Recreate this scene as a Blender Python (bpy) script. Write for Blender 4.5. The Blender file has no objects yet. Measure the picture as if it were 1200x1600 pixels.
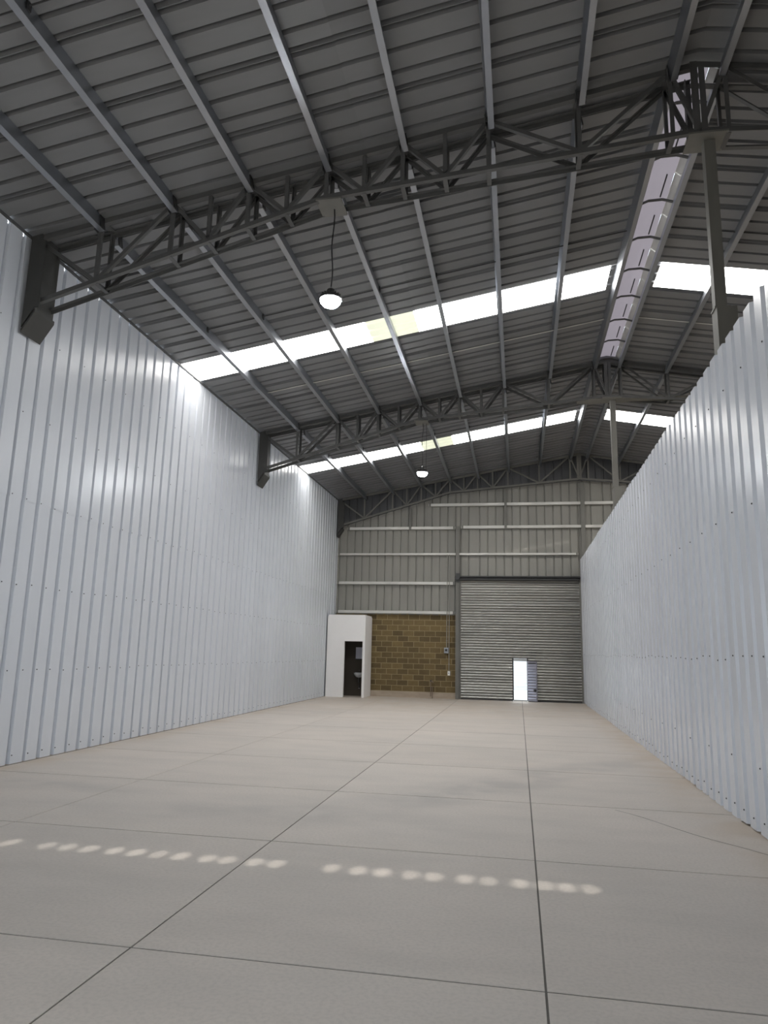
import bpy, math, random
from mathutils import Vector, Matrix
random.seed(7)
S = bpy.context.scene
COL = S.collection

# ------------------------------------------------------------------ camera
F_PX = 1116.57
yaw, pitch, roll = (math.radians(a) for a in (-10.6977, 10.9965, 1.3424))
fwd = Vector((math.sin(yaw)*math.cos(pitch), math.cos(yaw)*math.cos(pitch), math.sin(pitch)))
right = Vector((math.cos(yaw), -math.sin(yaw), 0))
up = right.cross(fwd)
r2 = right*math.cos(roll) + up*math.sin(roll)
u2 = -right*math.sin(roll) + up*math.cos(roll)
cam = bpy.data.cameras.new('camera')
cam.sensor_fit = 'VERTICAL'; cam.sensor_height = 24.0; cam.sensor_width = 18.0
cam.lens = F_PX/1600*24.0
cam.clip_start = 0.05; cam.clip_end = 300
camo = bpy.data.objects.new('camera', cam); COL.objects.link(camo)
m = Matrix((r2, u2, -fwd)).transposed().to_4x4(); m.translation = Vector((0, 0, 1.65))
camo.matrix_world = m
S.camera = camo

# ------------------------------------------------------------------ world, sun, exposure
W = bpy.data.worlds.new('sky'); S.world = W; W.use_nodes = True
bg = W.node_tree.nodes['Background']
bg.inputs['Color'].default_value = (0.80, 0.90, 1.0, 1); bg.inputs['Strength'].default_value = 3.0
SUN_EL = math.radians(36)
sun = bpy.data.lights.new('sun', 'SUN'); sun.energy = 12.0; sun.angle = math.radians(0.85); sun.color = (1, 0.95, 0.88)
suno = bpy.data.objects.new('sun', sun); COL.objects.link(suno)
suno.location = (0, -20, 25)
suno.rotation_euler = Vector((0, math.cos(SUN_EL), -math.sin(SUN_EL))).to_track_quat('-Z', 'Y').to_euler()
def portal(loc, rot, sx, sy):
    l = bpy.data.lights.new('sky_portal', 'AREA'); l.shape = 'RECTANGLE'; l.size = sx; l.size_y = sy
    l.cycles.is_portal = True
    o = bpy.data.objects.new('sky_portal', l); COL.objects.link(o); o.location = loc; o.rotation_euler = rot
SKY_L = 8.5          # daylight coming through the translucent roof sheets
S.view_settings.view_transform = 'Standard'; S.view_settings.look = 'None'
S.view_settings.gamma = 1.0; S.view_settings.use_curve_mapping = False
S.view_settings.exposure = 0.28

# ------------------------------------------------------------------ dimensions
XL, XR, XC = -6.86, 2.25, 2.295
XFAR = 2*XC - XL
YF, YB = -1.2, 26.8
ZE, SL = 7.42, 0.177
def zr(x): return ZE + SL*((x - XL) if x <= XC else (XFAR - x))
TR = [(8.33, 8.62), (17.75, 18.04), (26.5, None)]      # truss planes
PX = [-5.77, -4.68, -3.57, -2.47, -1.43, -0.30, 0.85, 1.97]
ZP = 5.06

# ------------------------------------------------------------------ materials
MATS = {}
def mat(name, col, rough=0.5, metal=0.0, rnd=0.0, noise=None, bump=None, spec=0.5, hue=0.0):
    """noise = (scale xyz, amount, second colour), bump = (scale xyz, strength)"""
    M = bpy.data.materials.new(name); M.use_nodes = True
    nt = M.node_tree; N = nt.nodes; Lk = nt.links
    b = N['Principled BSDF']
    b.inputs['Roughness'].default_value = rough; b.inputs['Metallic'].default_value = metal
    b.inputs['Specular IOR Level'].default_value = spec
    rgb = N.new('ShaderNodeRGB'); rgb.outputs[0].default_value = (*col, 1)
    out = rgb.outputs[0]
    geo = None
    if noise or bump: geo = N.new('ShaderNodeNewGeometry')
    def nz(scale, detail=4):
        mp = N.new('ShaderNodeMapping'); mp.inputs['Scale'].default_value = scale
        Lk.new(geo.outputs['Position'], mp.inputs['Vector'])
        t = N.new('ShaderNodeTexNoise'); t.inputs['Scale'].default_value = 1; t.inputs['Detail'].default_value = detail
        Lk.new(mp.outputs[0], t.inputs['Vector']); return t
    if noise:
        for sc, amt, c2 in (noise if isinstance(noise, list) else [noise]):
            t = nz(sc)
            r = N.new('ShaderNodeMapRange'); r.inputs[1].default_value = 0.42; r.inputs[2].default_value = 0.68
            r.inputs[3].default_value = 0; r.inputs[4].default_value = amt
            Lk.new(t.outputs['Fac'], r.inputs[0])
            mx = N.new('ShaderNodeMix'); mx.data_type = 'RGBA'
            Lk.new(r.outputs[0], mx.inputs[0]); Lk.new(out, mx.inputs[6]); mx.inputs[7].default_value = (*c2, 1)
            out = mx.outputs[2]
    if rnd:
        oi = N.new('ShaderNodeObjectInfo')
        r = N.new('ShaderNodeMapRange'); r.inputs[3].default_value = 1-rnd; r.inputs[4].default_value = 1+rnd
        Lk.new(oi.outputs['Random'], r.inputs[0])
        hs = N.new('ShaderNodeHueSaturation'); Lk.new(out, hs.inputs['Color']); Lk.new(r.outputs[0], hs.inputs['Value'])
        out = hs.outputs[0]
    Lk.new(out, b.inputs['Base Color'])
    if bump:
        t = nz(bump[0], 3)
        bp = N.new('ShaderNodeBump'); bp.inputs['Strength'].default_value = bump[1]; bp.inputs['Distance'].default_value = bump[2] if len(bump) > 2 else 0.01
        Lk.new(t.outputs['Fac'], bp.inputs['Height']); Lk.new(bp.outputs[0], b.inputs['Normal'])
    MATS[name] = M
    return M
def glow(name, col, strength, k=1.0):
    M = bpy.data.materials.new(name); M.use_nodes = True
    b = M.node_tree.nodes['Principled BSDF']
    b.inputs['Base Color'].default_value = (col[0]*k, col[1]*k, col[2]*k, 1); b.inputs['Roughness'].default_value = 0.4
    b.inputs['Emission Color'].default_value = (*col, 1); b.inputs['Emission Strength'].default_value = strength
    return M

concrete = mat('concrete_floor', (0.625, 0.565, 0.51), 0.62, rnd=0.025,
    noise=[((0.35, 0.5, 1), 0.40, (0.52, 0.49, 0.455)), ((0.9, 2.2, 1), 0.30, (0.46, 0.43, 0.395)), ((3, 6, 1), 0.2, (0.64, 0.59, 0.54)), ((40, 40, 1), 0.25, (0.38, 0.36, 0.33))],
    bump=((25, 25, 25), 0.06), spec=0.3)
def floor_marks(M):
    nt = M.node_tree; N = nt.nodes; Lk = nt.links; b = N['Principled BSDF']
    src = b.inputs['Base Color'].links[0].from_socket
    geo = N.new('ShaderNodeNewGeometry'); sep = N.new('ShaderNodeSeparateXYZ'); Lk.new(geo.outputs['Position'], sep.inputs[0])
    t = N.new('ShaderNodeTexNoise'); t.inputs['Scale'].default_value = 1.6; t.inputs['Detail'].default_value = 6; Lk.new(geo.outputs['Position'], t.inputs['Vector'])
    def mth(op, a, b_=None, c=None):
        n = N.new('ShaderNodeMath'); n.operation = op; n.use_clamp = op == 'MULTIPLY'
        for i, v in enumerate((a, b_, c)):
            if v is None: continue
            if isinstance(v, (int, float)): n.inputs[i].default_value = v
            else: Lk.new(v, n.inputs[i])
        return n.outputs[0]
    def mrange(v, a0, a1, b0, b1):
        n = N.new('ShaderNodeMapRange'); n.interpolation_type = 'SMOOTHSTEP'; Lk.new(v, n.inputs[0])
        for i, q in enumerate((a0, a1, b0, b1)): n.inputs[i+1].default_value = q
        return n.outputs[0]
    def mixin(src, fac, col):
        mx = N.new('ShaderNodeMix'); mx.data_type = 'RGBA'; Lk.new(fac, mx.inputs[0]); Lk.new(src, mx.inputs[6]); mx.inputs[7].default_value = (*col, 1)
        return mx.outputs[2]
    nz = mrange(t.outputs['Fac'], 0.35, 0.65, 0.25, 1.0)
    # tan earth swept against both long walls and the end of the hall
    e = mth('MAXIMUM', mth('MAXIMUM', mrange(sep.outputs['X'], -6.2, -6.86, 0, 1), mrange(sep.outputs['X'], 1.5, 2.25, 0, 1)), mrange(sep.outputs['Y'], 16.0, 26.0, 0, 0.8))
    src = mixin(src, mth('MULTIPLY', mth('MULTIPLY', e, nz), 0.75), (0.53, 0.44, 0.35))
    # long grey smear left by wheels, running obliquely across the slabs
    for cx, cy, ang, lx, ly, amt in ((-0.6, 9.3, 52, 3.4, 0.75, 0.5), (-2.6, 7.4, 8, 2.6, 0.5, 0.35), (-5.5, 8.1, 0, 1.6, 0.4, 0.35), (0.9, 11.6, 40, 2.2, 0.6, 0.4)):
        mp = N.new('ShaderNodeMapping'); mp.vector_type = 'TEXTURE'
        mp.inputs['Location'].default_value = (cx, cy, 0); mp.inputs['Rotation'].default_value = (0, 0, math.radians(ang)); mp.inputs['Scale'].default_value = (lx, ly, 1)
        Lk.new(geo.outputs['Position'], mp.inputs['Vector'])
        ln = N.new('ShaderNodeVectorMath'); ln.operation = 'LENGTH'; Lk.new(mp.outputs[0], ln.inputs[0])
        src = mixin(src, mth('MULTIPLY', mth('MULTIPLY', mrange(ln.outputs['Value'], 1.0, 0.2, 0, 1), nz), amt), (0.36, 0.345, 0.33))
    Lk.new(src, b.inputs['Base Color'])
floor_marks(concrete)
joint_m = mat('joint_dark', (0.15, 0.14, 0.125), 0.9)
kerb_m = mat('kerb_concrete', (0.38, 0.31, 0.24), 0.85, noise=((3, 3, 8), 0.5, (0.5, 0.42, 0.34)))
white_sheet = mat('white_painted_sheet', (0.68, 0.705, 0.755), 0.26, rnd=0.02, noise=((0.5, 0.6, 0.3), 0.25, (0.63, 0.655, 0.70)),
    bump=((2.0, 1.5, 5.0), 0.25, 0.012), spec=0.5)
roof_sheet = mat('roof_sheet_underside', (0.205, 0.205, 0.21), 0.42, rnd=0.06, noise=((1.5, 6, 1), 0.3, (0.17, 0.17, 0.175)), spec=0.35)
gable_sheet = mat('grey_gable_sheet', (0.27, 0.262, 0.235), 0.45, rnd=0.06, noise=((4, 4, 0.6), 0.4, (0.22, 0.214, 0.195)), spec=0.35)
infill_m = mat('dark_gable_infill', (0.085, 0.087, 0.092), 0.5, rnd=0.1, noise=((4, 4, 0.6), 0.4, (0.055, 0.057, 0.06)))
purlin_m = mat('purlin_blue_grey', (0.40, 0.42, 0.455), 0.42, metal=1.0, noise=((3, 1.5, 3), 0.4, (0.31, 0.33, 0.365)))
girt_m = mat('galvanised_girt', (0.62, 0.605, 0.57), 0.4, metal=0.2, noise=((2, 2, 6), 0.4, (0.38, 0.37, 0.35)))
truss_m = mat('truss_dark_paint', (0.10, 0.10, 0.098), 0.5, metal=0.1, noise=((5, 5, 5), 0.4, (0.07, 0.07, 0.068)))
end_m = mat('end_post_paint', (0.055, 0.054, 0.05), 0.5, noise=((5, 5, 5), 0.4, (0.04, 0.04, 0.038)))
post_m = mat('post_primer', (0.17, 0.165, 0.148), 0.55, noise=((5, 5, 2), 0.5, (0.13, 0.126, 0.112)))
dark_m = mat('dark_steel', (0.045, 0.045, 0.045), 0.5, metal=0.2)
trim_m = mat('eave_trim_dark', (0.10, 0.10, 0.10), 0.6)
screw_m = mat('screw_dark', (0.07, 0.07, 0.075), 0.5, metal=0.5)
slat_m = mat('galvanised_slat', (0.36, 0.355, 0.335), 0.30, metal=1.0, rnd=0.12, noise=((0.8, 1, 8), 0.4, (0.29, 0.285, 0.27)))
leaf_m = mat('wicket_steel', (0.42, 0.42, 0.50), 0.4, metal=0.5)
block_m = mat('brown_block', (0.150, 0.105, 0.045), 0.9, rnd=0.30, noise=[((60, 60, 60), 0.5, (0.10, 0.068, 0.028)), ((5, 5, 9), 0.4, (0.20, 0.15, 0.068))], bump=((90, 90, 90), 0.4))
mortar_m = mat('mortar', (0.36, 0.29, 0.17), 0.95, noise=((20, 20, 20), 0.3, (0.30, 0.24, 0.14)))
plaster_m = mat('white_plaster', (0.87, 0.855, 0.845), 0.7, noise=((6, 6, 6), 0.2, (0.82, 0.81, 0.80)), bump=((18, 18, 18), 0.1))
inner_m = mat('shade_toned_inner_block', (0.09, 0.075, 0.06), 0.9)  # bare block toned dark to stand for the unlit interior
ceramic_m = mat('white_ceramic', (0.80, 0.80, 0.82), 0.15)
plastic_m = mat('dispenser_plastic', (0.62, 0.62, 0.72), 0.3)
chrome_m = mat('chrome_pipe', (0.55, 0.55, 0.55), 0.25, metal=0.9)
conduit_m = mat('grey_conduit', (0.30, 0.29, 0.26), 0.5, metal=0.3)
box_m = mat('switch_box_grey', (0.33, 0.35, 0.38), 0.4)
whitep_m = mat('white_plastic', (0.80, 0.78, 0.73), 0.4)
copper_m = mat('copper_pipe', (0.25, 0.19, 0.15), 0.45, metal=0.4)
ground_m = mat('outside_concrete', (0.55, 0.53, 0.50), 0.8, noise=((0.5, 0.5, 1), 0.3, (0.47, 0.45, 0.43)))
out_m = mat('white_outside_slat', (0.80, 0.80, 0.82), 0.5)
front_m = mat('front_wall_sheet', (0.62, 0.62, 0.60), 0.5)
cable_m = mat('black_cable', (0.02, 0.02, 0.022), 0.5)
sky_m = glow('translucent_roof_sheet', (1.0, 0.985, 0.95), SKY_L)
lap_m = glow('doubled_translucent_sheet', (0.93, 0.95, 0.74), 0.68, 0.4)
ridge_m = glow('translucent_ridge_sheet', (0.50, 0.465, 0.53), 0.40, 0.5)
lamp_m = glow('led_lens', (0.93, 0.97, 1.0), 330.0)

# ------------------------------------------------------------------ helpers
def link(o, parent=None):
    COL.objects.link(o)
    if parent is not None: o.parent = parent
    return o
def tag(o, label, cat, group=None, kind=None):
    o['label'] = label; o['category'] = cat
    if group: o['group'] = group
    if kind: o['kind'] = kind
    return o
def empty(name, loc=(0, 0, 0)):
    o = bpy.data.objects.new(name, None); o.location = loc; o.empty_display_size = 0.2
    return link(o)
class MB:
    def __init__(s): s.v = []; s.f = []
    def add(s, vs, fs):
        n = len(s.v); s.v += [tuple(p) for p in vs]; s.f += [tuple(i+n for i in f) for f in fs]; return s
    def box(s, x0, x1, y0, y1, z0, z1):
        vs = [(x, y, z) for z in (z0, z1) for y in (y0, y1) for x in (x0, x1)]
        return s.add(vs, [(0, 2, 3, 1), (4, 5, 7, 6), (0, 1, 5, 4), (2, 6, 7, 3), (0, 4, 6, 2), (1, 3, 7, 5)])
    def prof(s, pts, p0, p1, ax, ay, cap=True):
        """closed 2D profile pts (a, b) swept from p0 to p1; a along ax, b along ay"""
        p0, p1, ax, ay = Vector(p0), Vector(p1), Vector(ax), Vector(ay); n = len(pts)
        vs = [p + ax*a + ay*b for p in (p0, p1) for a, b in pts]
        fs = [(i, (i+1) % n, n+(i+1) % n, n+i) for i in range(n)]
        if cap: fs += [tuple(range(n-1, -1, -1)), tuple(range(n, 2*n))]
        return s.add(vs, fs)
    def bar(s, p0, p1, w, h, upv=(0, 0, 1)):
        p0, p1 = Vector(p0), Vector(p1); d = (p1-p0).normalized(); upv = Vector(upv)
        a = d.cross(upv)
        if a.length < 1e-4: a = d.cross(Vector((0, 1, 0)))
        a.normalize(); b = a.cross(d).normalized()
        return s.prof([(-w/2, -h/2), (w/2, -h/2), (w/2, h/2), (-w/2, h/2)], p0, p1, a, b)
    def angle(s, p0, p1, w, t, side=1, upv=(0, 1, 0)):
        """steel angle, one leg in the truss plane, the other turned along +-y"""
        p0, p1 = Vector(p0), Vector(p1); d = (p1-p0).normalized(); b = Vector(upv)*side
        a = d.cross(b).normalized()
        h = w/2
        return s.prof([(-h, -h), (h, -h), (h, -h+t), (-h+t, -h+t), (-h+t, h), (-h, h)], p0, p1, a, b)
    def cyl(s, p0, p1, r, n=10, r1=None):
        p0, p1 = Vector(p0), Vector(p1); d = (p1-p0).normalized(); r1 = r if r1 is None else r1
        a = d.cross(Vector((0, 0, 1)) if abs(d.z) < .9 else Vector((1, 0, 0))).normalized(); b = a.cross(d)
        cs = [(math.cos(2*math.pi*i/n), math.sin(2*math.pi*i/n)) for i in range(n)]
        vs = [p0 + a*c*r + b*q*r for c, q in cs] + [p1 + a*c*r1 + b*q*r1 for c, q in cs]
        return s.add(vs, [(i, (i+1) % n, n+(i+1) % n, n+i) for i in range(n)] + [tuple(range(n-1, -1, -1)), tuple(range(n, 2*n))])
    def tube(s, pts, r, n=8):
        for a, b in zip(pts[:-1], pts[1:]): s.cyl(a, b, r, n)
        return s
    def lathe(s, prof, c, n=20):
        k = len(prof)
        vs = [(c[0]+r*math.cos(2*math.pi*i/n), c[1]+r*math.sin(2*math.pi*i/n), c[2]+z) for i in range(n) for r, z in prof]
        return s.add(vs, [(i*k+j, ((i+1) % n)*k+j, ((i+1) % n)*k+j+1, i*k+j+1) for i in range(n) for j in range(k-1)])
    def mesh(s, name, mt, smooth=False):
        me = bpy.data.meshes.new(name); me.from_pydata(s.v, [], s.f); me.validate(); me.update()
        me.materials.append(mt)
        if smooth: me.polygons.foreach_set('use_smooth', [True]*len(me.polygons))
        return me
    def build(s, name, mt, parent=None, smooth=False):
        o = bpy.data.objects.new(name, s.mesh(name, mt, smooth)); return link(o, parent)
def inst(name, me, parent, loc=(0, 0, 0), rot=(0, 0, 0), scale=(1, 1, 1)):
    o = bpy.data.objects.new(name, me); o.location = loc; o.rotation_euler = rot; o.scale = scale
    return link(o, parent)
ORD = 'first second third fourth fifth sixth seventh eighth ninth tenth'.split()

# ------------------------------------------------------------------ ribbed sheet profile
def rib_profile(width, pitch, ribs, depth, base, crest, off, extra=()):
    """(u, w) points; ribs start at off; extra = list of additional rib centres"""
    cs = sorted([off + pitch*i for i in range(ribs)] + list(extra))
    pts = [(0.0, 0.0)]
    for c in cs:
        pts += [(c-base/2, 0), (c-crest/2, depth), (c+crest/2, depth), (c+base/2, 0)]
    pts.append((width, 0.0))
    return pts
def sheet_mesh(name, pts, mt, place, v0, v1, nv=1, thick=0.0):
    """place(u, w, v) -> xyz ; v0/v1 may be functions of u"""
    mb = MB(); n = len(pts)
    f0 = v0 if callable(v0) else (lambda u: v0); f1 = v1 if callable(v1) else (lambda u: v1)
    vs = []
    for k in range(nv+1):
        for u, w in pts:
            vs.append(place(u, w, f0(u) + (f1(u)-f0(u))*k/nv))
    mb.add(vs, [(k*n+i, k*n+i+1, (k+1)*n+i+1, (k+1)*n+i) for k in range(nv) for i in range(n-1)])
    return mb.mesh(name, mt)

# ================================================================== FLOOR
fl = empty('floor'); tag(fl, 'pale grey concrete floor of square cast slabs with dark joints', 'floor', kind='structure')
MB().box(XL-0.1, XFAR+0.1, YF-0.1, YB+0.1, -0.20, -0.005).build('floor_base', joint_m, fl)
xj = [XL, -4.653, -2.139, 0.116, XR+0.06]
yj = [YF] + [4.045 + 2.345*k for k in range(-2, 10)] + [YB]
for i in range(4):
    for j in range(len(yj)-1):
        g = 0.009
        gx = 0.006 if i in (2, 3) else 0.005
        b = MB(); x0, x1, y0, y1 = xj[i]+gx, xj[i+1]-gx, yj[j]+g, yj[j+1]-g
        c = 0.0012
        b.add([(x0, y0, -0.06), (x1, y0, -0.06), (x1, y1, -0.06), (x0, y1, -0.06),
               (x0, y0, -c), (x1, y0, -c), (x1, y1, -c), (x0, y1, -c),
               (x0+c, y0+c, 0), (x1-c, y0+c, 0), (x1-c, y1-c, 0), (x0+c, y1-c, 0)],
              [(0, 1, 5, 4), (1, 2, 6, 5), (2, 3, 7, 6), (3, 0, 4, 7), (4, 5, 9, 8), (5, 6, 10, 9), (6, 7, 11, 10), (7, 4, 8, 11), (8, 9, 10, 11)])
        b.build('floor_slab', concrete, fl)
MB().box(XR+0.07, XFAR, YF, YB, -0.06, 0).build('floor_slab', concrete, fl)
def ribbon(name, pts, w, z, mt, parent):
    mb = MB(); vs = []
    for i, p in enumerate(pts):
        a = Vector(pts[max(i-1, 0)]); b = Vector(pts[min(i+1, len(pts)-1)]); d = (b-a).normalized(); n = Vector((-d.y, d.x))
        ww = w*random.uniform(0.6, 1.2)
        vs += [(p[0]+n.x*ww/2, p[1]+n.y*ww/2, z), (p[0]-n.x*ww/2, p[1]-n.y*ww/2, z)]
    mb.add(vs, [(2*i, 2*i+1, 2*i+3, 2*i+2) for i in range(len(pts)-1)]); return mb.build(name, mt, parent)
crack = [(1.02+0.0*k, 8.62) for k in range(1)] + [(1.02+1.2*t, 8.62-1.75*t+0.05*math.sin(9*t)) for t in (0.1, 0.2, 0.3, 0.4, 0.5, 0.6, 0.7, 0.8, 0.9, 1.0)]
cr = ribbon('floor_crack', crack, 0.014, 0.0012, joint_m, fl); cr['label'] = 'thin crack running to the wall base'

# ================================================================== OUTSIDE GROUND
gd = MB().box(-30, 30, YB+0.12, 60, -0.12, -0.03).build('ground', ground_m); tag(gd, 'sunlit concrete yard outside the small door', 'ground', kind='structure')
gd = MB().box(-30, 30, -40, YF-0.12, -0.12, -0.03).build('ground', ground_m); tag(gd, 'concrete yard outside the entrance opening', 'ground', kind='structure')

# ================================================================== LEFT WALL
wl = empty('wall_left', (XL, YF, 0)); tag(wl, 'tall white corrugated sheet wall on the long side under the eave', 'wall', kind='structure')
PIT = 0.32
pp = rib_profile(0.96+0.05, PIT, 3, -0.048, 0.085, 0.06, 0.07)
low = sheet_mesh('wall_sheet', pp, white_sheet, lambda u, w, v: (w, u, v), 0.012, 3.69)
upp = sheet_mesh('wall_sheet', pp, white_sheet, lambda u, w, v: (w, u, v), 3.63, ZE-0.015)
def screws(name, mt, parent, P):
    mb = MB()
    for q, nrm in P:
        q = Vector(q); nrm = Vector(nrm); mb.cyl(q, q+nrm*0.008, 0.010, 6, 0.007)
    o = mb.build(name, mt, parent); o['kind'] = 'stuff'; return o
SP = []
y = 0.0; k = 0
while y < YB-YF-0.02:
    for me, dx in ((low, 0.0), (upp, 0.006)):
        s = min(1.0, (YB-YF-y)/0.96)
        inst('wall_sheet', me, wl, (dx+0.0015*(k % 2), y, 0), scale=(1, s, 1))
    y += 0.96; k += 1
for z, every in ((0.13, 1), (1.27, 1), (2.46, 1), (3.65, 1), (4.85, 2), (6.05, 2)):
    for i in range(int((YB-YF)/PIT)):
        if i % every == 0:
            SP.append(((0.004, 0.07+0.075+PIT*i+random.uniform(-.02, .02), z+random.uniform(-.02, .02)), (1, 0, 0)))
screws('sheet_screws', screw_m, wl, SP)

# eave closure strip
tr = empty('trim_1', (XL, YF, ZE)); tag(tr, 'dark closure strip along the top of the tall side wall', 'trim', kind='structure')
MB().box(0.0, 0.035, 0, YB-YF, -0.045, -0.010).build('closure_strip', trim_m, tr)

# ================================================================== PARTITION (right)
wr = empty('wall_right', (XR, YF, 0)); tag(wr, 'lower white corrugated partition with a stepped free top edge', 'wall', kind='structure')
pr_ = rib_profile(0.96+0.05, PIT, 3, 0.045, 0.13, 0.085, 0.10)
psheet = sheet_mesh('wall_sheet', pr_, white_sheet, lambda u, w, v: (w, u, v), 0.015, ZP)
y = 0.0; k = 0; PEND = 26.62-YF
while y < PEND-0.02:
    s = min(1.0, (PEND-y)/0.96)
    inst('wall_sheet', psheet, wr, (0.0015*(k % 2), y, random.uniform(-0.012, 0.012)), scale=(1, s, 1))
    y += 0.96; k += 1
SP = []
for z, every in ((0.14, 1), (0.62, 3), (1.66, 1), (3.15, 2), (4.55, 2)):
    for i in range(int(PEND/PIT)):
        if i % every == 0:
            SP.append(((-0.004, 0.10+0.10+PIT*i+random.uniform(-.02, .02), z+random.uniform(-.03, .03)), (-1, 0, 0)))
screws('sheet_screws', screw_m, wr, SP)
for z in (0.18, 1.66, 3.15, 4.62):
    MB().box(0.052, 0.10, 0.02, PEND, z-0.05, z+0.05).build('support_rail', girt_m, wr)

# ================================================================== OTHER WALLS (front, far side)
HOLE_PX = [15, 72, 104, 138, 178, 212, 247, 282, 325, 355, 398, 431, 518, 560, 597, 642, 678, 727, 763, 812, 851, 885, 922]  # row of holes added so the sun throws spots on the floor
def floor_hit(px, py):
    d = fwd + r2*(px-600)/F_PX - u2*(py-800)/F_PX
    return Vector((0, 0, 1.65)) + d*(-1.65/d.z)
SPOT_Y = 5.755
HX = [floor_hit(p, 1317+(p-15)*0.0785).x for p in HOLE_PX]
ZH = (SPOT_Y-YF)*math.tan(SUN_EL)
wf = empty('wall_front', (0, YF, 0)); tag(wf, 'sheet wall with the wide entrance opening and small gaps added above for sun spots', 'wall', kind='structure')
DX0, DX1, DZ = -4.9, 0.3, 4.2
MB().box(-0.12, -0.055, 0, YB-YF, -0.05, 0.12).build('added_leak_stop', kerb_m, wl)  # unseen strip added to stop sky light leaking under the left wall
def fpanel(x0, x1, z0, z1):
    MB().box(x0, x1, -0.008, 0, z0, z1).build('wall_panel', front_m, wf)
fpanel(XL, DX0, 0, DZ); fpanel(DX1, XFAR, 0, DZ); fpanel(XL, XFAR, DZ, ZH-0.022)
xs = sorted(HX); e = XL
for hx in xs:
    hw = random.uniform(0.026, 0.036)
    fpanel(e, hx-hw, ZH-0.022, ZH+0.022); e = hx+hw
fpanel(e, XFAR, ZH-0.022, ZH+0.022)
mb = MB()
P = [(XL, ZH+0.022), (XFAR, ZH+0.022), (XFAR, ZE), (XC, zr(XC)), (XL, ZE)]
mb.add([(x, yy, z) for yy in (-0.008, 0) for x, z in P], [(4, 3, 2, 1, 0), (5, 6, 7, 8, 9)] + [(i, (i+1) % 5, 5+(i+1) % 5, 5+i) for i in range(5)])
mb.build('wall_panel', front_m, wf)
MB().box(DX0-0.5, DX1+0.5, -5.2, -0.02, DZ+0.12, DZ+0.2).build('added_sun_blocker', front_m, wf)  # unseen slab added to keep direct sun out of the opening
portal(((DX0+DX1)/2, YF-0.02, DZ/2), (math.radians(90), 0, 0), DX1-DX0, DZ)
ws = MB().box(XFAR, XFAR+0.02, YF, YB, 0, ZE).build('wall_far', front_m); tag(ws, 'plain sheet wall beyond the partition', 'wall', kind='structure')

# ================================================================== BACK WALL
wb = empty('wall_back', (0, YB, 0)); tag(wb, 'end wall of grey ribbed sheets above brown concrete blocks', 'wall', kind='structure')
BW = 0.9
def back_sheet(x0, x1, z0):
    w = x1-x0
    pts = rib_profile(w, 0.3, max(1, int(round(w/0.3))), 0.045, 0.055, 0.035, 0.09)
    pts = [p for p in pts if p[0] <= w+1e-6]
    # minor grooves
    me = sheet_mesh('wall_sheet', pts, gable_sheet, lambda u, q, v: (x0+u, q, v), z0, lambda u: zr(x0+u)-0.012)
    inst('wall_sheet', me, wb)
x = XL
while x < XFAR-0.05:
    x1 = min(x+BW, XFAR)
    cuts = [x] + [c for c in (-2.17, XC) if x+0.03 < c < x1-0.03] + [x1]
    for a, b in zip(cuts[:-1], cuts[1:]):
        mid = (a+b)/2
        back_sheet(a, b, 3.0 if mid < -2.17 else (4.42 if mid < XC else 0.0))
    x = x1
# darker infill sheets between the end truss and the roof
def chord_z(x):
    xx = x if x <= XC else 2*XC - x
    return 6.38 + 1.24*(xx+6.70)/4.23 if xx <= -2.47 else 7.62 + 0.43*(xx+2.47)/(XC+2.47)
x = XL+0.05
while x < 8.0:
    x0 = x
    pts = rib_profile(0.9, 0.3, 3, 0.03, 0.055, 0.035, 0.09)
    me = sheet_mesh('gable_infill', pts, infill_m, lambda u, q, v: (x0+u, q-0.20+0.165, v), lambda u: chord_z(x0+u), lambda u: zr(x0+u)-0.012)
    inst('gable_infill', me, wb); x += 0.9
# block wall
BH, BL = 0.2, 0.405
mb = MB().box(XL, -2.19, 0.005, 0.15, 0.0, 3.035); mb.build('mortar_bed', mortar_m, wb)
blk = MB().box(0.009, BL-0.009, -0.0, 0.10, 0.009, BH-0.009).mesh('block', block_m)
half = {}
for c in range(14):
    z = 0.21 + c*BH
    off = 0.0 if c % 2 else -BL/2
    i = 0
    while True:
        bx0 = XL + off + i*BL; i += 1
        if bx0 >= -2.2: break
        a, b = max(bx0, XL), min(bx0+BL, -2.19)
        if b-a < 0.05 or b < -5.38: continue
        dy = random.uniform(-0.004, 0.004)
        if b-a > BL-1e-3: inst('block', blk, wb, (a, dy, z))
        else:
            k = round(b-a, 3)
            if k not in half: half[k] = MB().box(0.009, k-0.009, 0, 0.10, 0.009, BH-0.009).mesh('block', block_m)
            inst('block', half[k], wb, (a, dy, z))
MB().box(-5.39, -2.2, -0.10, 0.003, 0.0, 0.205).build('kerb', kerb_m, wb)

# girts on the end wall
def cprof(d, f, t=0.004):
    return [(0, 0), (f, 0), (f, t), (t, t), (t, d-t), (f, d-t), (f, d), (0, d)]
def girt(x0, x1, z, label, h=0.10):
    g = empty('wall_girt', (x0, YB, z))
    MB().prof([(-0.035, -h/2), (-0.15, -h/2), (-0.15, h/2), (-0.035, h/2)], (0, 0, 0), (x1-x0, 0, 0), (0, 1, 0), (0, 0, 1)).build('rail', girt_m, g)
    for xx in (0.02, x1-x0-0.08):
        MB().box(xx, xx+0.06, -0.158, -0.15, -h/2-0.01, h/2+0.01).build('clip', post_m, g)
    tag(g, label, 'girt', 'horizontal rails on the end wall')
girt(XL+0.05, -2.28, 3.09, 'long pale steel rail lying on top of the brown block wall')
girt(XL+0.05, -2.28, 4.18, 'pale steel rail halfway between block wall and full-width rail')
girt(XL+0.05, XC-0.1, 5.28, 'full-width thin rail just above the roller shutter housing', 0.07)
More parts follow.
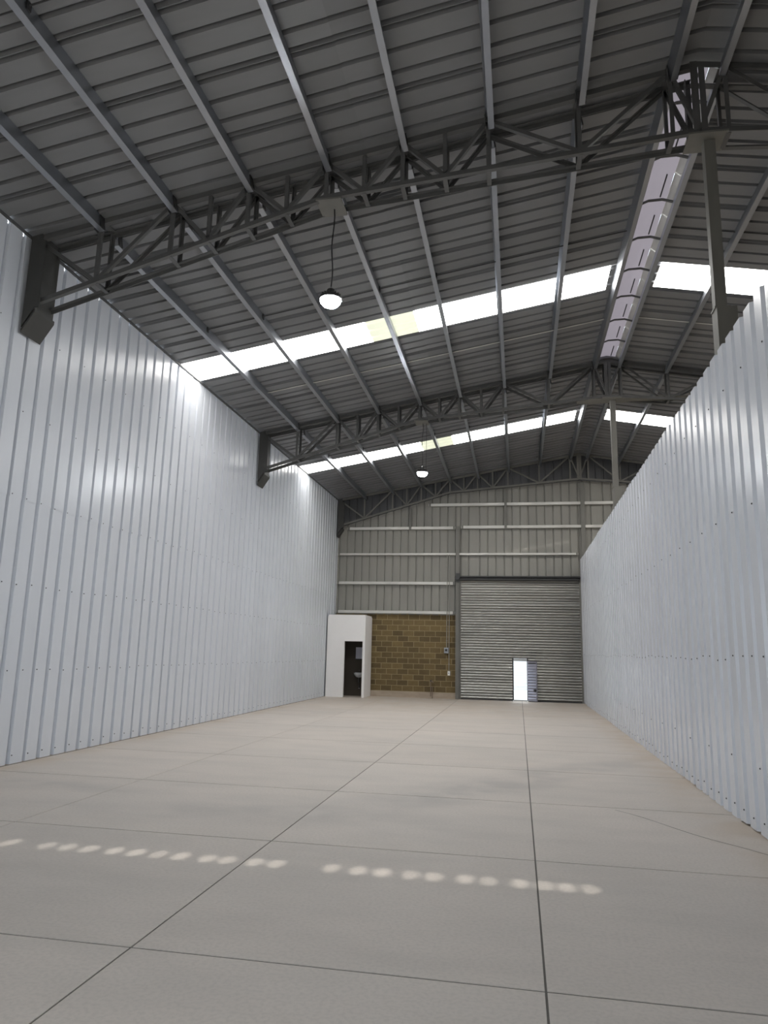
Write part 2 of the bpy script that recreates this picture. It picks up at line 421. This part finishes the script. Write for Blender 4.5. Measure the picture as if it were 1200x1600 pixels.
girt(-6.45, -2.28, 6.28, 'upper pale rail above the block side, ending at the shutter post')
girt(-2.06, 4.6, 6.30, 'upper pale rail above the roller shutter side')
girt(-3.3, 4.6, 7.17, 'topmost pale rail close under the end truss')
def wpost(x, z0, z1, w, label, depth=0.14):
    p = empty('wall_post', (x, YB, z0)); d0 = -0.162
    MB().box(-w/2, w/2, d0-0.02, d0-0.012, 0, z1-z0).build('flange', post_m, p)
    MB().box(-w/2, w/2, -0.045, -0.037, 0, z1-z0).build('flange', post_m, p)
    MB().box(-0.005, 0.005, d0-0.012, -0.045, 0, z1-z0).build('web', post_m, p)
    tag(p, label, 'post', 'steel posts on the end wall')
wpost(-2.19, 0, 6.33, 0.13, 'tall dark steel post beside the roller shutter and block wall')
wpost(-4.0, 6.22, 7.05, 0.09, 'short steel post hanging between end truss and upper rail')
wpost(-0.40, 6.25, 7.75, 0.09, 'steel post below the end truss, above the roller shutter')
wpost(XC+0.10, 0, 7.95, 0.15, 'steel post under the ridge at the end of the partition')

# ================================================================== ROOF
rf = empty('ceiling'); tag(rf, 'pitched roof of grey ribbed metal sheets seen from below', 'ceiling', kind='structure')
RP = 0.935; RY0 = 5.547
RPITCH = RP/3
nR = math.sqrt(1+SL*SL)
pts_r = rib_profile(RP, RPITCH, 3, 0.065, 0.066, 0.05, 0.11, extra=(0.11-0.075,))
pts_r = [(max(0.0, u), w) for u, w in pts_r]
def lslope(x0, x1, dz):
    return sheet_mesh('roof_sheet', pts_r, roof_sheet, lambda u, w, v: (v - w*SL/nR, u, zr(v)+w/nR+dz), x0, x1)
LA = lslope(XL-0.03, -1.93, 0.0); LB = lslope(-2.03, 1.985, 0.006)
def rzr(x): return ZE + SL*(XFAR-x)
RA = sheet_mesh('roof_sheet', pts_r, roof_sheet, lambda u, w, v: (v + w*SL/nR, u, rzr(v)+w/nR), 2.605, XFAR+0.03)
SKY_ROWS = (13.027, 21.442)
rows = []
j = math.floor((YF-RY0)/RP)
while RY0 + j*RP < YB+0.1:
    rows.append(RY0 + j*RP); j += 1
pane_pts = rib_profile(RP, RPITCH, 3, 0.03, 0.062, 0.034, 0.10)
def pane(name, mt, x0, x1, dz, left, parent, y0):
    if left: me = sheet_mesh(name, pane_pts, mt, lambda u, w, v: (v, u, zr(v)+w/nR+dz), x0, x1)
    else: me = sheet_mesh(name, pane_pts, mt, lambda u, w, v: (v, u, rzr(v)+w/nR+dz), x0, x1)
    return inst(name, me, parent, (0, y0, 0))
nwin = 0
WL = {13: 'bright translucent skylight strip on the {} between the two trusses', 21: 'bright translucent skylight strip on the {} near the end wall'}
for y0 in rows:
    sky = any(abs(y0-s) < 0.1 for s in SKY_ROWS)
    if not sky:
        inst('roof_sheet', LA, rf, (0, y0, 0)); inst('roof_sheet', LB, rf, (0, y0, 0)); inst('roof_sheet', RA, rf, (0, y0, 0))
    else:
        key = int(y0+0.01)
        nwin += 1
        w = empty(f'window_{nwin}'); tag(w, WL[key].format('long roof slope'), 'skylight', kind='structure')
        pane('pane', sky_m, XL+0.02, -2.95, 0.0, True, w, y0)
        p = pane('lap_pane', lap_m, -2.95, -1.97, 0.0, True, w, y0); p['label'] = 'yellowish doubled translucent sheet'
        pane('pane', sky_m, -1.97, 1.83, 0.0, True, w, y0)
        inst('roof_sheet', sheet_mesh('roof_sheet', pts_r, roof_sheet, lambda u, ww, v: (v, u, zr(v)+ww/nR), 1.83, 1.985), rf, (0, y0, 0))
        nwin += 1
        w = empty(f'window_{nwin}'); tag(w, WL[key].format('roof slope beyond the partition'), 'skylight', kind='structure')
        pane('pane', sky_m, 2.75, 7.2, 0.0, False, w, y0); pane('pane', sky_m, 7.2, XFAR, 0.0, False, w, y0)
        inst('roof_sheet', sheet_mesh('roof_sheet', pts_r, roof_sheet, lambda u, ww, v: (v, u, rzr(v)+ww/nR), 2.605, 2.75), rf, (0, y0, 0))
# ridge: closed caps, translucent between the two trusses
x8, x9 = 1.975, 2.615
for y0 in rows:
    if TR[0][1]-0.2 < y0 + RP/2 < TR[1][0]: continue
    me = sheet_mesh('ridge_cap', pts_r, roof_sheet, lambda u, w, v: (v, u, (zr(v) if v <= XC else rzr(v))+w+0.008), x8, x9, nv=2)
    inst('ridge_cap', me, rf, (0, y0, 0))
nwin += 1
w = empty(f'window_{nwin}'); tag(w, 'narrow pale translucent ridge strip between the two trusses', 'skylight', kind='structure')
ya = TR[0][0]+0.05; yb2 = TR[1][1]+0.1; npn = 9; L_ = (yb2-ya)/npn
def ridge_z(x):
    t = (x-x8)/(x9-x8); return zr(x8) + 0.02 + 0.16*math.sin(math.pi*min(1, t*0.95+0.05))
for k in range(npn):
    mb = MB(); nx = 8; xe = 2.50
    vs = []
    for yy, dz in ((0, 0.012), (L_/2, -0.004), (L_+0.04, 0.0)):
        for i in range(nx+1):
            xx = x8 + (xe-x8)*i/nx; vs.append((xx, yy, ridge_z(xx)+dz))
    n = nx+1
    mb.add(vs, [(r*n+i, r*n+i+1, (r+1)*n+i+1, (r+1)*n+i) for r in range(2) for i in range(nx)])
    inst('ridge_pane', mb.mesh('ridge_pane', ridge_m, True), w, (0, ya+k*L_, 0))
    mb = MB().add([(xe, 0, ridge_z(xe)), (x9, 0, rzr(x9)-0.01), (x9, L_+0.02, rzr(x9)-0.01), (xe, L_+0.02, ridge_z(xe))], [(0, 1, 2, 3)])
    inst('flashing', mb.mesh('flashing', girt_m), w, (0, ya+k*L_, 0))
    # upright sheet stiffener between the straps
    MB().bar((2.40, ya+k*L_+0.10, ridge_z(2.40)-0.02), (2.40, ya+k*L_+L_*0.62, ridge_z(2.40)-0.02), 0.018, 0.018).build('stiffener', dark_m, w)
for ye in (ya, yb2+0.03):  # plates added at the ridge strip ends to shut out stray sun
    mb = MB(); vs = []
    for i in range(9):
        xx = x8 + (2.50-x8)*i/8; vs += [(xx, 0, zr(min(xx, XC))-0.01-0.05*(xx > XC)), (xx, 0, ridge_z(xx)+0.02)]
    vs += [(x9, 0, rzr(x9)-0.06), (x9, 0, rzr(x9)+0.02)]
    mb.add(vs, [(2*i, 2*i+2, 2*i+3, 2*i+1) for i in range(9)])
    inst('added_sun_closure', mb.mesh('added_sun_closure', girt_m), w, (0, ye, 0))
for k in range(npn):
    yk = ya + (k+0.55)*L_
    if yk > TR[1][0]: continue
    s = MB(); pts = [(x8+0.02, yk, zr(x8)-0.05), (x8+0.22, yk, zr(x8)+0.03), (x9-0.20, yk, zr(x8)+0.035), (x9-0.02, yk, zr(x8)-0.03)]
    for a, b in zip(pts[:-1], pts[1:]): s.bar(a, b, 0.045, 0.022)
    o = s.build('ridge_strap', truss_m); o.location = (0, 0, 0)
    tag(o, f'{ORD[k]} bent strap bridging the pale ridge strip, counted from the near truss', 'strap', 'ridge straps')

# ================================================================== TRUSSES
def zb_chord(x):
    xx = x if x <= XC else 2*XC - x
    if xx <= -2.47: return 6.38 + (7.62-6.38)*(xx+6.70)/(-2.47+6.70)
    return 7.62 + (8.05-7.62)*(xx+2.47)/(XC+2.47)
def zt_chord(x): return zr(x) - 0.06
def make_truss(ti, near, far, label):
    t = empty('roof_truss', (XC, near, 0)); tag(t, label, 'truss', 'steel roof trusses')
    o0 = Vector((XC, near, 0))
    planes = [(near, 1)] + ([(far, -1)] if far else [])
    def part(name, mb, mt=truss_m if far else post_m):
        mb.v = [tuple(Vector(v)-o0) for v in mb.v]; return mb.build(name, mt, t)
    mids = [(PX[i]+PX[i+1])/2 for i in (1, 2, 3, 4)]
    def mirror(x, s): return x if s > 0 else 2*XC - x
    for yp, sd in planes:
        for s in (1, -1):
            M = lambda x: mirror(x, s)
            XE = XL+0.10
            lim = (lambda x: True) if s > 0 else (lambda x: True)
            part('top_chord', MB().angle((M(XE), yp, zt_chord(XE)), (XC, yp, zt_chord(XC)), 0.075, 0.012, sd))
            part('bottom_chord', MB().angle((M(XL+0.16), yp, zb_chord(XL+0.16)), (M(-2.47), yp, zb_chord(-2.47)), 0.062, 0.010, sd))
            part('bottom_chord', MB().angle((M(-2.47), yp, zb_chord(-2.47)), (XC, yp, zb_chord(XC)), 0.062, 0.010, sd))
            for x in PX + mids:
                part('vertical', MB().angle((M(x), yp, zb_chord(x)), (M(x), yp, zt_chord(x)), 0.052, 0.009, sd))
            D = [((XE, zt_chord(XE)), (PX[0], zb_chord(PX[0]))), ((PX[0], zb_chord(PX[0])), (PX[1], zt_chord(PX[1])))]
            for i, mx in zip((1, 2, 3, 4), mids):
                D += [((PX[i], zt_chord(PX[i])), (mx, zb_chord(mx))), ((mx, zb_chord(mx)), (PX[i+1], zt_chord(PX[i+1])))]
            D += [((PX[5], zt_chord(PX[5])), (PX[6], zb_chord(PX[6]))), ((PX[6], zb_chord(PX[6])), (PX[7], zt_chord(PX[7]))), ((PX[7], zt_chord(PX[7])), (XC, zb_chord(XC)))]
            for a, b in D:
                part('diagonal', MB().angle((M(a[0]), yp, a[1]), (M(b[0]), yp, b[1]), 0.052, 0.009, sd))
        part('ridge_post', MB().angle((XC-0.04, yp, zb_chord(XC)), (XC-0.04, yp, zt_chord(XC)+0.04), 0.085, 0.012, sd))
        part('ridge_post', MB().angle((XC+0.05, yp, zb_chord(XC)), (XC+0.05, yp, zt_chord(XC)+0.02), 0.07, 0.012, sd))
    yfar = far if far else near+0.12
    if far:
        for s in (1, -1):
            for x in PX + mids:
                xx = mirror(x, s)
                part('batten', MB().box(xx-0.03, xx+0.03, near, far, zb_chord(x)-0.034, zb_chord(x)-0.024))
                if x in PX: part('batten', MB().box(xx-0.05, xx+0.05, near, far, zt_chord(x)+0.03, zt_chord(x)+0.04))
        # plate carrying the lamp
        xq = -2.47
        part('hanger_plate', MB().box(xq-0.13, xq+0.22, near-0.05, far+0.05, zb_chord(xq)-0.06, zb_chord(xq)-0.035), post_m)
        part('head_plate', MB().box(XC-0.14, XC+0.32, near-0.04, far+0.04, zb_chord(XC)-0.06, zb_chord(XC)-0.035), post_m)
    if ti == 1: part('long_plate', MB().box(1.55, 4.7, near-0.03, far+0.03, 7.975, 7.985), post_m)
    # purlin cleats on the near face
    for x in PX:
        part('cleat', MB().box(x-0.045, x-0.035, near-0.10, near, zr(x)-0.22, zr(x)-0.03))
    # end post with slanting foot
    for s in (1, -1):
        x0, x1 = XL+0.045, XL+0.21
        mb = MB(); ya_, yb_ = near-0.07, yfar+0.07
        if not far: yb_ = YB-0.05
        vs = []
        for yy in (ya_, yb_):
            vs += [(mirror(x0, s), yy, 6.00), (mirror(x1, s), yy, 6.28), (mirror(x1, s), yy, zr(x1)-0.03), (mirror(x0, s), yy, zr(x0)-0.03)]
        mb.add(vs, [(0, 1, 2, 3), (7, 6, 5, 4), (0, 4, 5, 1), (1, 5, 6, 2), (3, 2, 6, 7), (0, 3, 7, 4)])
        part('end_post', mb, end_m)
        mb = MB().box(min(mirror(x1, s), mirror(x1+0.09, s)), max(mirror(x1, s), mirror(x1+0.09, s)), ya_-0.015, ya_+0.0, 6.28, zr(x1)-0.15)
        part('end_flange', mb, end_m)
        mb = MB(); a, b = mirror(x0, s), mirror(x1+0.03, s)
        vs = [(a, ya_, 5.92), (a, yb_, 5.92), (b, yb_, 6.22), (b, ya_, 6.22)]
        vs += [(v[0], v[1], v[2]+0.05) for v in vs]
        mb.add(vs, [(0, 3, 2, 1), (4, 5, 6, 7), (0, 1, 5, 4), (1, 2, 6, 5), (2, 3, 7, 6), (3, 0, 4, 7)])
        part('foot_plate', mb, end_m)
    return t
make_truss(0, *TR[0], 'large dark double steel truss spanning the roof nearest the camera')
make_truss(1, *TR[1], 'dark double steel truss spanning the middle of the hall')
make_truss(2, *TR[2], 'dark single steel truss standing against the grey end wall')

# columns below the ridge
for (a, b), nm in zip(TR[:2], ('near', 'middle')):
    yc = (a+b)/2
    c = empty('ridge_column', (XC+0.12, yc, 0))
    tag(c, f'grey steel column under the {nm} truss, rising behind the white partition', 'column', 'ridge columns')
    zt_ = zb_chord(XC)-0.07
    MB().box(-0.065, 0.065, -0.065, 0.065, 5.72, zt_).build('post', post_m, c)
    MB().box(0.0-0.065, 0.16, -0.11, 0.11, 0, 5.72).build('wide_base', post_m, c)
    MB().box(-0.08, 0.10, -0.09, 0.09, 5.72, 5.74).build('splice_plate', post_m, c)

# ================================================================== PURLINS
bays = [(YF+0.05, TR[0][0]-0.04, 'in the nearest bay'), (TR[0][1]+0.04, TR[1][0]-0.04, 'in the middle bay'), (TR[1][1]+0.04, YB-0.14, 'in the bay by the end wall')]
allp = PX + [2*XC-p for p in PX[::-1]][:3]
for bi, (y0, y1, bl) in enumerate(bays):
    for i, x in enumerate(allp):
        lft = x < XC
        s = 1 if lft else -1
        n = Vector((-SL*s, 0, 1)).normalized(); a = Vector((1, 0, SL*s)).normalized()
        base = Vector((x, 0, zr(x))) - n*0.006
        o = empty('roof_purlin', (x, y0, zr(x)))
        dpt = 0.215; t = 0.005; f = 0.078
        pf = [(-f/2, 0), (f/2, 0), (f/2, -t), (-f/2+t, -t), (-f/2+t, -dpt+t), (f/2, -dpt+t), (f/2, -dpt), (-f/2, -dpt)]
        if i in (0, 1, 2, 3, 4, 5, 6): pf = [(-u, w) for u, w in pf][::-1]
        off = base - Vector((x, 0, zr(x)))
        MB().prof(pf, off, off + Vector((0, y1-y0, 0)), a, n).build('channel', purlin_m, o)
        for ye in (0.0, y1-y0-0.10):
            q = off + Vector((0, ye, 0))
            MB().prof([(-0.005, -0.02), (-0.005, -dpt+0.01), (0.01, -dpt+0.01), (0.01, -0.02)], q + a*(f/2+0.006), q + a*(f/2+0.006) + Vector((0, 0.10, 0)), a, n).build('end_clip', dark_m, o)
        if i < 7: lab = f'steel roof purlin, {ORD[i]} from the tall side wall, {bl}'
        elif i == 7: lab = f'ridge purlin on the tall wall side, {bl}'
        elif i == 8: lab = f'ridge purlin on the partition side, {bl}'
        else: lab = f'roof purlin, {ORD[i-8]} past the ridge, {bl}'
        tag(o, lab, 'purlin', 'roof purlins')

# sag rods
for yy, lab in ((5.15, 'thin dark bracing rod across the purlins in the bay nearest the camera'),
                (11.80, 'thin dark bracing rod across the purlins just before the first skylight'),
                (15.2, 'thin bracing rod across the purlins just beyond the first skylight'),
                (20.75, 'thin dark bracing rod across the purlins just before the far skylight')):
    o = empty('bracing_rod', (XL, yy, zr(XL)))
    n = Vector((-SL, 0, 1)).normalized()
    p0 = Vector((PX[0], yy, zr(PX[0])))-n*0.07 - Vector(o.location); p1 = Vector((PX[7], yy, zr(PX[7])))-n*0.07 - Vector(o.location)
    mt = girt_m if abs(yy-15.2) < .1 else dark_m
    MB().cyl(p0, p1, 0.010, 6).build('rod', mt, o)
    if yy != 15.2:
        for x in PX[:7]:
            q = Vector((x+0.05, yy, zr(x)))-n*0.07 - Vector(o.location)
            MB().box(q.x-0.012, q.x+0.012, q.y-0.03, q.y+0.03, q.z-0.05, q.z+0.05).build('nut_plate', dark_m, o)
    tag(o, lab, 'rod', 'roof bracing rods')
    x2 = 2*XC-PX[7]; x3 = 2*XC-PX[5]
    o = MB().cyl((x2, yy, zr(x2)-0.07), (x3, yy, zr(x3)-0.07), 0.010, 6).build('bracing_rod', mt)
    tag(o, lab.replace('across the purlins', 'beyond the ridge'), 'rod', 'roof bracing rods')

# ================================================================== LAMPS
for (a, b), nm in zip(TR[:2], ('near', 'middle')):
    yc = (a+b)/2 + 0.04; xl = -2.40; zl = 6.22
    L = empty('high_bay_lamp', (xl, yc, zl)); tag(L, f'lit round high bay lamp hanging on a cable from the {nm} truss', 'lamp', 'hanging hall lamps')
    MB().lathe([(0.0, 0.05), (0.145, 0.045), (0.152, 0.03), (0.150, 0.0), (0.135, 0.0)], (0, 0, 0), 24).build('housing', dark_m, L)
    MB().lathe([(0.135, 0.0), (0.13, -0.04), (0.10, -0.075), (0.05, -0.092), (0.0, -0.097)], (0, 0, 0), 24).build('lens', lamp_m, L, True)
    mb = MB()
    for k in range(16):
        an = 2*math.pi*k/16; c, s = math.cos(an), math.sin(an)
        mb.bar((0.05*c, 0.05*s, 0.065), (0.135*c, 0.135*s, 0.062), 0.006, 0.03)
    mb.build('cooling_fins', dark_m, L)
    MB().lathe([(0.0, 0.15), (0.05, 0.15), (0.055, 0.14), (0.055, 0.05), (0.0, 0.05)], (0, 0, 0), 16).build('driver', dark_m, L)
    MB().tube([(0, 0, 0.15), (0, 0, 0.19)], 0.012, 8).build('hook', chrome_m, L)
    zc = zb_chord(-2.47)-0.06-zl
    pts = [(0.012*math.sin(9*t), 0.0, 0.19+(zc-0.19)*t) for t in [i/10 for i in range(11)]]
    MB().tube(pts, 0.009, 6).build('cable', cable_m, L)
    if nm == 'middle':
        MB().tube([(0.10, 0, 0.05), (0.10, 0, zc)], 0.005, 6).build('safety_wire', cable_m, L)

# ================================================================== ROLLER SHUTTER
YD = YB - 0.06
dr = empty('door_1', (0, YD, 0)); tag(dr, 'wide galvanised roller shutter with a small open wicket door', 'roller shutter', kind='structure')
DX_0, DX_1, DTOP = -2.09, 2.20, 4.30
NS = 44; SHT = DTOP/NS
def slat_prof():
    pts = []
    for k in range(8):
        t = k/7
        pts.append((0.008 + t*(SHT-0.016), -0.027*math.sin(math.pi*t)**0.9))
    return [(0.0, 0.006)] + pts + [(SHT, 0.006)]
sp = slat_prof()
def slat_mesh(x0, x1, mt=slat_m, name='slat'):
    mb = MB(); n = len(sp)
    mb.add([(x, w, z) for x in (x0, x1) for z, w in sp], [(i, i+1, n+i+1, n+i) for i in range(n-1)])
    return mb.mesh(name, mt, True)
WX0, WX1, WZ = -0.17, 0.30, 1.40
full = slat_mesh(DX_0, DX_1); sl_l = slat_mesh(DX_0, WX0-0.035); sl_r = slat_mesh(WX1+0.035, DX_1)
for k in range(NS):
    z = k*SHT + 0.03
    if z + SHT*0.5 < WZ+0.07:
        inst('slat', sl_l, dr, (0, random.uniform(-.002, .002), z)); inst('slat', sl_r, dr, (0, random.uniform(-.002, .002), z))
    else: inst('slat', full, dr, (0, random.uniform(-.002, .002), z))
MB().box(DX_0-0.03, DX_0+0.03, -0.05, 0.03, 0, DTOP+0.05).build('guide_rail', post_m, dr)
MB().box(DX_1-0.01, DX_1+0.125, -0.05, 0.03, 0, DTOP+0.05).build('guide_rail', post_m, dr)
MB().box(DX_0, WX0-0.03, -0.025, 0.02, 0.0, 0.045).build('bottom_bar', dark_m, dr)
MB().box(WX1+0.03, DX_1, -0.025, 0.02, 0.0, 0.045).build('bottom_bar', dark_m, dr)
hb = MB().box(DX_0-0.02, DX_1+0.02, -0.22, 0.02, DTOP+0.10, DTOP+0.15); hb.build('housing_lip', dark_m, dr)
MB().cyl((DX_0, -0.09, DTOP+0.04), (DX_1, -0.09, DTOP+0.04), 0.075, 16).build('drum', dark_m, dr, False)
MB().box(DX_0-0.02, DX_1+0.13, -0.02, 0.02, DTOP-0.02, DTOP+0.15).build('housing_back', dark_m, dr)
# wicket frame and open leaf
MB().box(WX0-0.045, WX0, -0.035, 0.03, 0.02, WZ+0.10).build('wicket_jamb', dark_m, dr)
MB().box(WX1, WX1+0.045, -0.035, 0.03, 0.02, WZ+0.10).build('wicket_jamb', dark_m, dr)
MB().box(WX0, WX1, -0.03, 0.03, WZ, WZ+0.09).build('wicket_header', slat_m, dr)
MB().box(WX0, WX1, -0.03, 0.03, 0.0, 0.045).build('wicket_sill', slat_m, dr)
lf = empty('wicket_leaf'); lf.parent = dr; lf.location = (WX1+0.03, -0.04, 0.0); lf.rotation_euler = (0, 0, math.radians(-46))
LW = 0.44
ls = slat_mesh(0.02, LW-0.02, leaf_m)
for k in range(int(1.32/SHT)):
    inst('leaf_slat', ls, lf, (0, 0, 0.05+k*SHT))
MB().box(0, 0.03, -0.02, 0.02, 0.04, 1.40).build('leaf_stile', leaf_m, lf)
MB().box(LW-0.03, LW, -0.02, 0.02, 0.04, 1.40).build('leaf_stile', leaf_m, lf)
MB().box(0, LW, -0.02, 0.02, 1.36, 1.40).build('leaf_rail', leaf_m, lf)
MB().box(0, LW, -0.02, 0.02, 0.03, 0.06).build('leaf_rail', leaf_m, lf)
MB().box(LW-0.12, LW-0.02, -0.05, -0.02, 0.36, 0.44).build('latch', dark_m, lf)
MB().box(LW-0.06, LW-0.02, -0.06, -0.02, 0.82, 0.86).build('handle', chrome_m, lf)
portal((0.06, YB+0.02, 0.75), (math.radians(-90), 0, 0), 0.5, 1.5)
# chain gear beside the drum
g = empty('chain_hoist', (-2.19, YB-0.22, 4.35)); tag(g, 'small dark chain gear at the top corner of the roller shutter', 'gear')
MB().cyl((0, -0.10, 0.03), (0, -0.02, 0.03), 0.09, 18).build('wheel', dark_m, g)
MB().box(-0.05, 0.09, -0.02, 0.03, -0.12, 0.20).build('bracket', dark_m, g)
MB().tube([(-0.085, -0.06, 0.03), (-0.085, -0.06, -2.9)], 0.006, 6).build('chain', dark_m, g)

# neighbouring shutter outside
nb = empty('neighbour_shutter', (0.3, 34.2, 0)); tag(nb, 'white slatted shutter across the yard seen through the small door', 'shutter')
spo = [(0, 0.01), (0.02, -0.012), (0.105, -0.012), (0.125, 0.01)]
mo = MB(); mo.add([(x, w, z) for x in (-3, 3) for z, w in spo], [(i, i+1, 4+i+1, 4+i) for i in range(3)])
mo = mo.mesh('slat', out_m)
for k in range(36): inst('slat', mo, nb, (0, 0, 0.02+k*0.128))
MB().box(-3.2, -3.0, -0.05, 0.05, -0.03, 5.0).build('frame_post', out_m, nb)
MB().box(3.0, 3.2, -0.05, 0.05, -0.03, 5.0).build('frame_post', out_m, nb)
MB().box(-3.2, 3.2, -0.05, 0.05, 4.62, 5.0).build('frame_head', out_m, nb)

# ================================================================== RESTROOM
BX0, BX1, BY0, BZ = XL+0.05, -5.40, 25.52, 2.86
rm = empty('restroom_cubicle', (BX0, BY0, 0)); tag(rm, 'small white plastered cubicle with a dark doorway in the corner', 'cubicle')
def rp(name, x0, x1, y0, y1, z0, z1, mt): return MB().box(x0-BX0, x1-BX0, y0-BY0, y1-BY0, z0, z1).build(name, mt, rm)
dx0, dx1, dz1 = -6.165, -5.49, 1.965
rp('front_wall', BX0, dx0, BY0, BY0+0.12, 0, BZ, plaster_m)
rp('front_wall', dx0, dx1, BY0, BY0+0.12, dz1, BZ, plaster_m)
rp('front_wall', dx1, BX1, BY0, BY0+0.12, 0, BZ, plaster_m)
rp('side_wall', BX1-0.10, BX1, BY0+0.12, YB-0.10, 0, BZ, plaster_m)
rp('roof_slab', BX0+0.02, BX1-0.02, BY0+0.02, YB-0.10, BZ, BZ+0.05, plaster_m)
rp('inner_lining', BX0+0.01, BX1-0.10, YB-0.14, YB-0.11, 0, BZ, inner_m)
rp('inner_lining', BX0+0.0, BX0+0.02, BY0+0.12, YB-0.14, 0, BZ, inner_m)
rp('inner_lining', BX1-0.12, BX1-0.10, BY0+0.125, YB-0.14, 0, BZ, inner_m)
bs = empty('wash_basin', (-5.80, YB-0.16, 0.78)); tag(bs, 'white ceramic wash basin inside the dark doorway', 'basin')
mb = MB(); n = 16; prof = [(0.02, -0.12), (0.10, -0.10), (0.17, -0.02), (0.19, 0.05), (0.17, 0.05), (0.13, -0.02), (0.0, -0.06)]
mb.lathe(prof, (0, -0.20, 0), n); mb.build('bowl', ceramic_m, bs, True)
MB().box(-0.17, 0.17, -0.08, 0.0, 0.0, 0.06).build('ledge', ceramic_m, bs)
MB().tube([(0, -0.04, 0.06), (0, -0.04, 0.15), (0, -0.13, 0.14)], 0.012).build('tap', chrome_m, bs)
MB().tube([(0, -0.20, -0.12), (0, -0.20, -0.30), (0, -0.10, -0.36), (0, -0.10, -0.50), (0, -0.01, -0.50)], 0.02).build('waste_pipe', chrome_m, bs)
dp = empty('paper_dispenser', (-5.80, YB-0.15, 1.30)); tag(dp, 'pale plastic towel dispenser on the wall above the basin', 'dispenser')
MB().box(-0.16, 0.16, -0.10, 0.0, 0.04, 0.46).build('cover', plastic_m, dp)
MB().box(-0.13, 0.13, -0.09, 0.0, 0.0, 0.04).build('outlet', dark_m, dp)

# ================================================================== CONDUITS, SWITCHES, PIPE
def conduit(x, z0, z1, label, y=YB-0.17, yb=YB-0.02):
    o = empty('electrical_conduit', (x, yb, z0))
    MB().tube([(0, y-yb, z1-z0), (0, y-yb, 3.25-z0), (0, 0, 3.0-z0) if False else (0, y-yb, 0)], 0.014, 8).build('pipe', conduit_m, o)
    for z in (z0+0.25, (z0+z1)/2, z1-0.12):
        MB().box(-0.03, 0.03, y-yb-0.016, y-yb+0.03, z-z0-0.012, z-z0+0.012).build('clamp', conduit_m, o)
    tag(o, label, 'conduit', 'conduits beside the shutter')
conduit(-2.575, 1.82, 5.25, 'thin grey conduit running down to the grey switch box')
conduit(-2.49, 0.98, 5.25, 'thin grey conduit running down to the small white outlet')
sb = empty('switch_box', (-2.545, YB-0.02, 1.62)); tag(sb, 'grey electrical switch box on the brown block wall', 'switch box')
MB().box(-0.12, 0.03, -0.19, 0.0, 0, 0.20).build('case', box_m, sb)
MB().box(-0.085, -0.005, -0.205, -0.19, 0.07, 0.15).build('switch', dark_m, sb)
wo = empty('wall_outlet', (-2.49, YB-0.02, 0.83)); tag(wo, 'small white outlet box low on the brown block wall', 'outlet')
MB().box(-0.045, 0.045, -0.19, 0.0, 0, 0.15).build('case', whitep_m, wo)
MB().box(-0.02, 0.02, -0.196, -0.19, 0.05, 0.10).build('socket', box_m, wo)
pi = empty('water_pipe', (-3.15, YB-0.16, 0)); tag(pi, 'short copper water pipe rising from the kerb before the blocks', 'pipe')
MB().tube([(0, 0, 0.0), (0, 0, 0.58), (0.05, 0, 0.62), (0.09, 0, 0.55)], 0.016, 8).build('pipe', copper_m, pi)
MB().tube([(0.07, -0.03, 0), (0.07, -0.03, 0.42)], 0.013, 8).build('pipe', copper_m, pi)
MB().box(-0.025, 0.025, -0.03, 0.025, 0.60, 0.64).build('valve', dark_m, pi)
MB().box(-0.36, 0.06, -0.16, -0.06, 0.0, 0.06).build('drain_kerb', kerb_m, pi)
